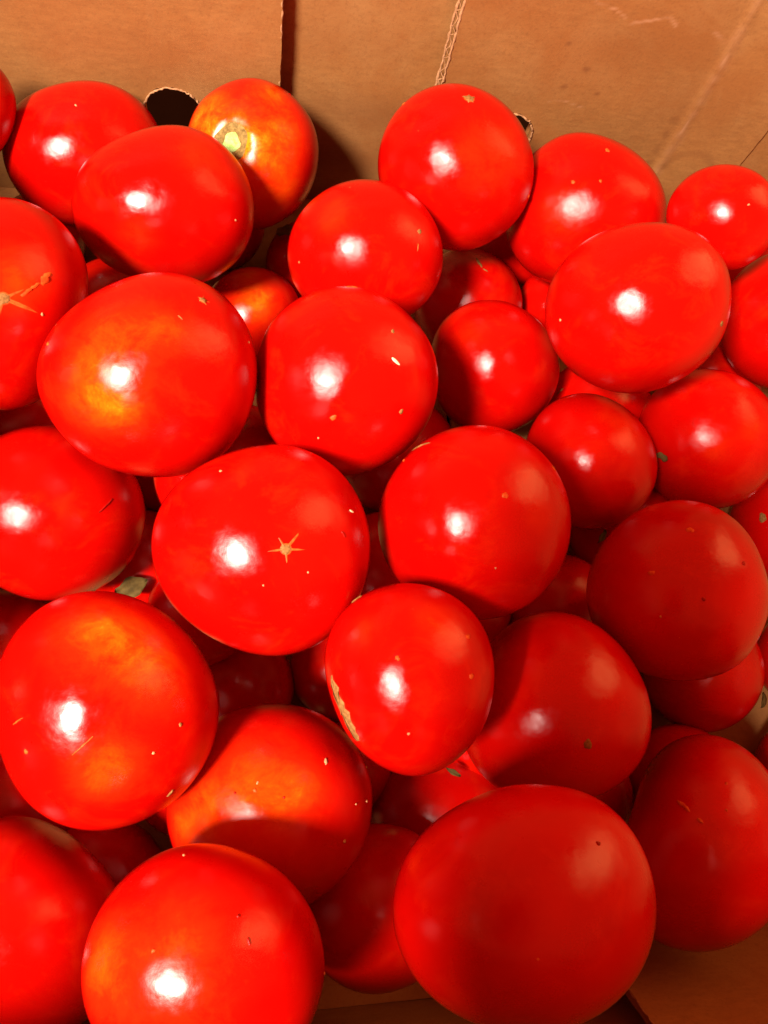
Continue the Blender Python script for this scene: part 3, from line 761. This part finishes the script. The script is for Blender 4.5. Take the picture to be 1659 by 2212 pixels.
def blob_poly(r, rg, n=16, rough=0.25):
    ph = [rg.uniform(0, 6.28) for _ in range(4)]
    e = rg.uniform(0.75, 1.0); t = rg.uniform(0, 3.14)
    out = []
    for i in range(n):
        a = 2 * math.pi * i / n
        rr = r * (1 + rough * (0.5 * math.sin(2 * a + ph[0]) + 0.4 * math.sin(3 * a + ph[1]) + 0.4 * math.sin(5 * a + ph[2])))
        rr *= math.sqrt((math.cos(a - t)) ** 2 + (e * math.sin(a - t)) ** 2)
        out.append((rr * math.cos(a), rr * math.sin(a)))
    return out

def streak_poly(surf, a, b, w, rg, n=9, bulge=0.0):
    a = np.array(a, float); b = np.array(b, float)
    c = (a + b) / 2; c /= np.linalg.norm(c)
    e1 = np.cross([0.12, 1.0, 0.05], c); e1 /= np.linalg.norm(e1)
    e2 = np.cross(c, e1)
    R0 = np.linalg.norm(surf(c)[0])
    def to2(d):
        d = d / (d @ c) - c
        return np.array([d @ e1, d @ e2]) * R0
    A, B = to2(a / np.linalg.norm(a)), to2(b / np.linalg.norm(b))
    t = (B - A); L = np.linalg.norm(t); t /= L; nn = np.array([-t[1], t[0]])
    up, lo = [], []
    for i in range(n):
        s = i / (n - 1)
        ww = 0.5 * w * (math.sin(math.pi * (0.06 + 0.88 * s)) ** 0.6) * (1 + rg.uniform(-0.35, 0.35))
        m = A + t * L * s + nn * (bulge * math.sin(math.pi * s) + rg.uniform(-0.15, 0.15) * w)
        up.append(m + nn * ww); lo.append(m - nn * ww)
    return c, [tuple(p) for p in up + lo[::-1]][::-1]

MARK = {'tan': (M_TAN, 'skin_scar'), 'orange': (M_ORANGE, 'skin_scar'), 'pale': (M_PALE, 'fleck'), 'dark': (M_DARK, 'dark_spot')}
FRONT = {k for k in LABELS if k in ['A', 'B', 'C', 'D', 'E', 'F', 'G', 'H', 'I', 'J', 'K', 'L', 'M', 'N', 'R', 'S', 'T', 'U', 'V', 'W', 'X', 'Y', 'Z', 'AA', 'BB', 'CC', 'DD', 'EE']}

for ti, (key, loc, rot, harm, marks) in enumerate(TABLE):
    rg = random.Random(100 + ti)
    stem = None
    dimple = 0.13
    for mk in marks:
        if mk[0] == 'stem':
            stem = mk[1]; dimple = 0.17
        elif mk[0] == 'star':
            stem = [-x for x in mk[1]]
    if stem is None:
        stem = (rg.uniform(-1.0, 1.0), rg.uniform(-1.0, 1.0), -0.9)
        if key == 'CC':
            stem = (0.1, 0.95, -0.45)
    notch = None
    lobe = rg.uniform(0.006, 0.020)
    nl = rg.choice((4, 5, 5, 6))
    for mk in marks:
        if mk[0] == 'cork':
            c = np.array(mk[1]) + np.array(mk[2])
            notch = [(c, 0.30, 0.035)]
        if mk[0] == 'streak' and mk[-1] == 'dark' and mk[3] > 1.2:
            c = np.array(mk[1]) + np.array(mk[2])
            notch = [(c, 0.16, 0.012)]
    surf = Surf(harm, 100 + ti * 7, stem, dimple, lobe, nl, notch)
    n = 36 if key in FRONT else 22
    dirs, faces = SPH[n]
    P = surf(dirs)
    o = link_mesh('tomato', P, faces, M_SKIN, None, True)
    o.location = loc
    o.rotation_euler = rot
    o['label'] = LABELS[key]
    o['category'] = 'tomato'
    o['group'] = GROUP
    tone = np.zeros(len(P))
    for mk in marks:
        if mk[0] == 'patch':
            c = surf(mk[1])[0]
            dd = np.linalg.norm(P - c, axis=1) * 1000.0
            tone += mk[3] * np.exp(-(dd / mk[2]) ** 2)  # real unripe blotches and painted orange reflections alike
    attr(o, 'unripe_sheen', tone)
    for mk in marks:
        if mk[0] == 'blob':
            mat, nm = MARK[mk[3]]
            patch(nm, surf, mk[1], blob_poly(mk[2] / 1000.0, rg), mat, o)
        elif mk[0] == 'streak':
            mat, nm = MARK[mk[4]]
            if mk[4] == 'dark' and mk[3] > 1.2:
                continue
            c, poly = streak_poly(surf, mk[1], mk[2], mk[3] / 1000.0, rg)
            patch(nm, surf, c, poly, mat, o)
        elif mk[0] == 'cork':
            c, poly = streak_poly(surf, mk[1], mk[2], mk[3] / 1000.0, rg, 15)
            q = patch('corky_scar', surf, c, poly, M_TAN, o, 0.0002, 0.0005, 4)
            q['label'] = 'tan corky scar along its side'
        elif mk[0] == 'star':
            r = mk[2] / 1000.0
            arm = mk[3] * mk[2] / 1000.0 / STAR_PX[key]
            k0 = rg.uniform(0, 6.28)
            na = 5
            arms = [(k0 + 2 * math.pi * i / na + rg.uniform(-0.3, 0.3), arm * rg.uniform(0.5, 1.1)) for i in range(na)]
            poly = []
            for i in range(80):
                a = 2 * math.pi * i / 80
                rr = r * 0.75
                for (aa, al) in arms:
                    dlt = (a - aa + math.pi) % (2 * math.pi) - math.pi
                    rr = max(rr, al * math.exp(-(abs(dlt) / 0.15)))
                poly.append((rr * math.cos(a), rr * math.sin(a)))
            patch('scar_ray', surf, mk[1], poly, M_ORANGE, o, 0.00008, 0.00008, 4)
            core = []
            for i in range(30):
                a = 2 * math.pi * i / 30
                rr = r * 0.62 * (1 + rg.uniform(-0.12, 0.12))
                for (aa, al) in arms:
                    dlt = (a - aa + math.pi) % (2 * math.pi) - math.pi
                    rr = max(rr, r * 1.05 * math.exp(-(abs(dlt) / 0.35)))
                core.append((rr * math.cos(a), rr * math.sin(a)))
            patch('blossom_scar', surf, mk[1], core, M_TAN, o, 0.00022, 0.0003, 3)
        elif mk[0] == 'stem':
            r = mk[2] / 1000.0
            ring = patch('stem_scar', surf, mk[1], blob_poly(r, rg, 28, 0.10), M_STEMRING, o, 0.0006, 0.0006, 4)
            ring['label'] = 'brown corky ring where the stem sat'
            core = patch('stem_stub', surf, mk[1], blob_poly(r * 0.62, rg, 20, 0.16), M_STEMCORE, ring, 0.0013, 0.0010, 4)
            core['label'] = 'pale green stem stub'
        elif mk[0] == 'seed':
            p = surf(mk[1])[0]
            L = mk[2] / 1000.0 * 0.5
            nn = p / np.linalg.norm(p)
            e1 = np.cross([0, 1, 0], nn); e1 /= np.linalg.norm(e1); e2 = np.cross(nn, e1)
            t1 = e1 * math.cos(-mk[3]) + e2 * math.sin(-mk[3]); t2 = np.cross(nn, t1)
            dv, df = SPH[22]
            taper = 1 - 0.35 * (dv[:, 0:1] * 0.5 + 0.5)
            V = p + nn * L * 0.16 + dv[:, 0:1] * t1 * L + dv[:, 1:2] * t2 * L * 0.36 * taper + dv[:, 2:3] * nn * L * 0.2
            Mo = Matrix.LocRotScale(Vector(loc), Matrix.Identity(3), None)
            from mathutils import Euler
            Rm = np.array(Euler(rot).to_matrix())
            V = V @ Rm.T
            base = V.mean(0)
            so = link_mesh('seed', V - base, df, M_SEED, None, True)
            so.location = Vector(loc) + Vector(base)
            so['label'] = SEED_LABEL[key]
            so['category'] = 'seed'
            so['group'] = 'loose seeds lying on the tomatoes'

# ------------------------------------------------------------------ dry leaf scraps caught between the tomatoes
def scrap(loc, size, aspect, rz, tilt, label, seed):
    rg = random.Random(seed)
    nu, nv = 9, 5
    vs = []
    for s in (1, -1):
        for i in range(nu):
            for j in range(nv):
                u = -1 + 2 * i / (nu - 1); v = -1 + 2 * j / (nv - 1)
                wd = aspect * (1 - u * u) ** 0.5 * (0.8 + 0.2 * math.sin(5 * u + seed)) + 0.02
                vs.append((u * size, v * wd * size, size * (0.22 * v * v - 0.18 * u * u + 0.05 * math.sin(4 * u + 3 * v + seed)) + s * 0.0002))
    K = nu * nv
    fs = []
    for i in range(nu - 1):
        for j in range(nv - 1):
            a, b, c, d = i * nv + j, (i + 1) * nv + j, (i + 1) * nv + j + 1, i * nv + j + 1
            fs.append((a, b, c, d)); fs.append((K + d, K + c, K + b, K + a))
    ring = [i * nv for i in range(nu)] + [(nu - 1) * nv + j for j in range(1, nv)] + [i * nv + nv - 1 for i in range(nu - 2, -1, -1)] + [j for j in range(nv - 2, 0, -1)]
    for a, b in zip(ring, ring[1:] + ring[:1]):
        fs.append((b, a, K + a, K + b))
    o = link_mesh('leaf_scrap', vs, fs, M_LEAF, None, True)
    o.location = loc
    o.rotation_euler = (tilt[0], tilt[1], rz)
    o['label'] = label
    o['category'] = 'leaf scrap'
    o['group'] = 'dry leaf scraps between the tomatoes'
scrap((-0.0496, 0.0673, 0.0460), 0.0070, 0.6, 0.5, (0.2, 0.1), 'olive dry leaf scrap in the gap left of the star scarred tomato', 1)
scrap((0.0733, -0.0064, 0.0480), 0.0035, 0.3, -0.5, (0.3, 0.2), 'small pale dry scrap below the cork scarred tomato', 2)
scrap((0.1482, 0.0880, 0.0461), 0.0045, 0.3, 0.9, (0.2, 0.3), 'thin dry scrap in the dark gap right of centre', 3)
scrap((0.2155, 0.0161, 0.0386), 0.0035, 0.45, 1.2, (0.5, 0.1), 'pale dry scrap at the right edge in deep shade', 4)
scrap((0.1648, 0.1134, 0.0763), 0.0026, 0.6, -0.7, (0.3, 0.0), 'tiny tan scrap wedged between two tomatoes at the right', 5)
scrap((0.0115, 0.2397, 0.0439), 0.005, 0.6, 0.3, (0.2, 0.0), 'olive leaf scrap in shade below the orange tomato', 6)

# ------------------------------------------------------------------ the phone that took the picture: its shadow lies on the tomatoes at the lower right
phone = bpy.data.objects.new('phone', None)
COL.objects.link(phone)
phone.matrix_world = Matrix.Translation(CAM_POS) @ CAM_ROT.to_4x4()
phone['label'] = 'dark phone held above the box, shading the lower right tomatoes'
phone['category'] = 'phone'
def slab(name, x0, x1, y0, y1, z0, z1, bev, mat, parent):
    bm = bmesh.new()
    bmesh.ops.create_cube(bm, size=1.0)
    bmesh.ops.scale(bm, vec=(x1 - x0, y1 - y0, z1 - z0), verts=bm.verts)
    bmesh.ops.translate(bm, vec=((x0 + x1) / 2, (y0 + y1) / 2, (z0 + z1) / 2), verts=bm.verts)
    ed = [e for e in bm.edges if abs(e.verts[0].co.z - e.verts[1].co.z) > 1e-6]
    bmesh.ops.bevel(bm, geom=ed, offset=bev, segments=6, profile=0.5, affect='EDGES')
    me = bpy.data.meshes.new(name)
    bm.to_mesh(me); bm.free()
    me.materials.append(mat)
    o = bpy.data.objects.new(name, me)
    COL.objects.link(o)
    o.parent = parent
    return o
PX0, PX1, PY0, PY1 = -0.072, 0.012, -0.140, 0.012
body = slab('body', PX0, PX1, PY0, PY1, 0.0035, 0.0112, 0.009, M_PHONE, phone)
slab('screen', PX0 + 0.003, PX1 - 0.003, PY0 + 0.003, PY1 - 0.003, 0.01125, 0.0116, 0.007, M_GLASS, phone)
slab('camera_bump', -0.010, 0.010, -0.026, 0.010, 0.0015, 0.0034, 0.006, M_GLASS, phone)
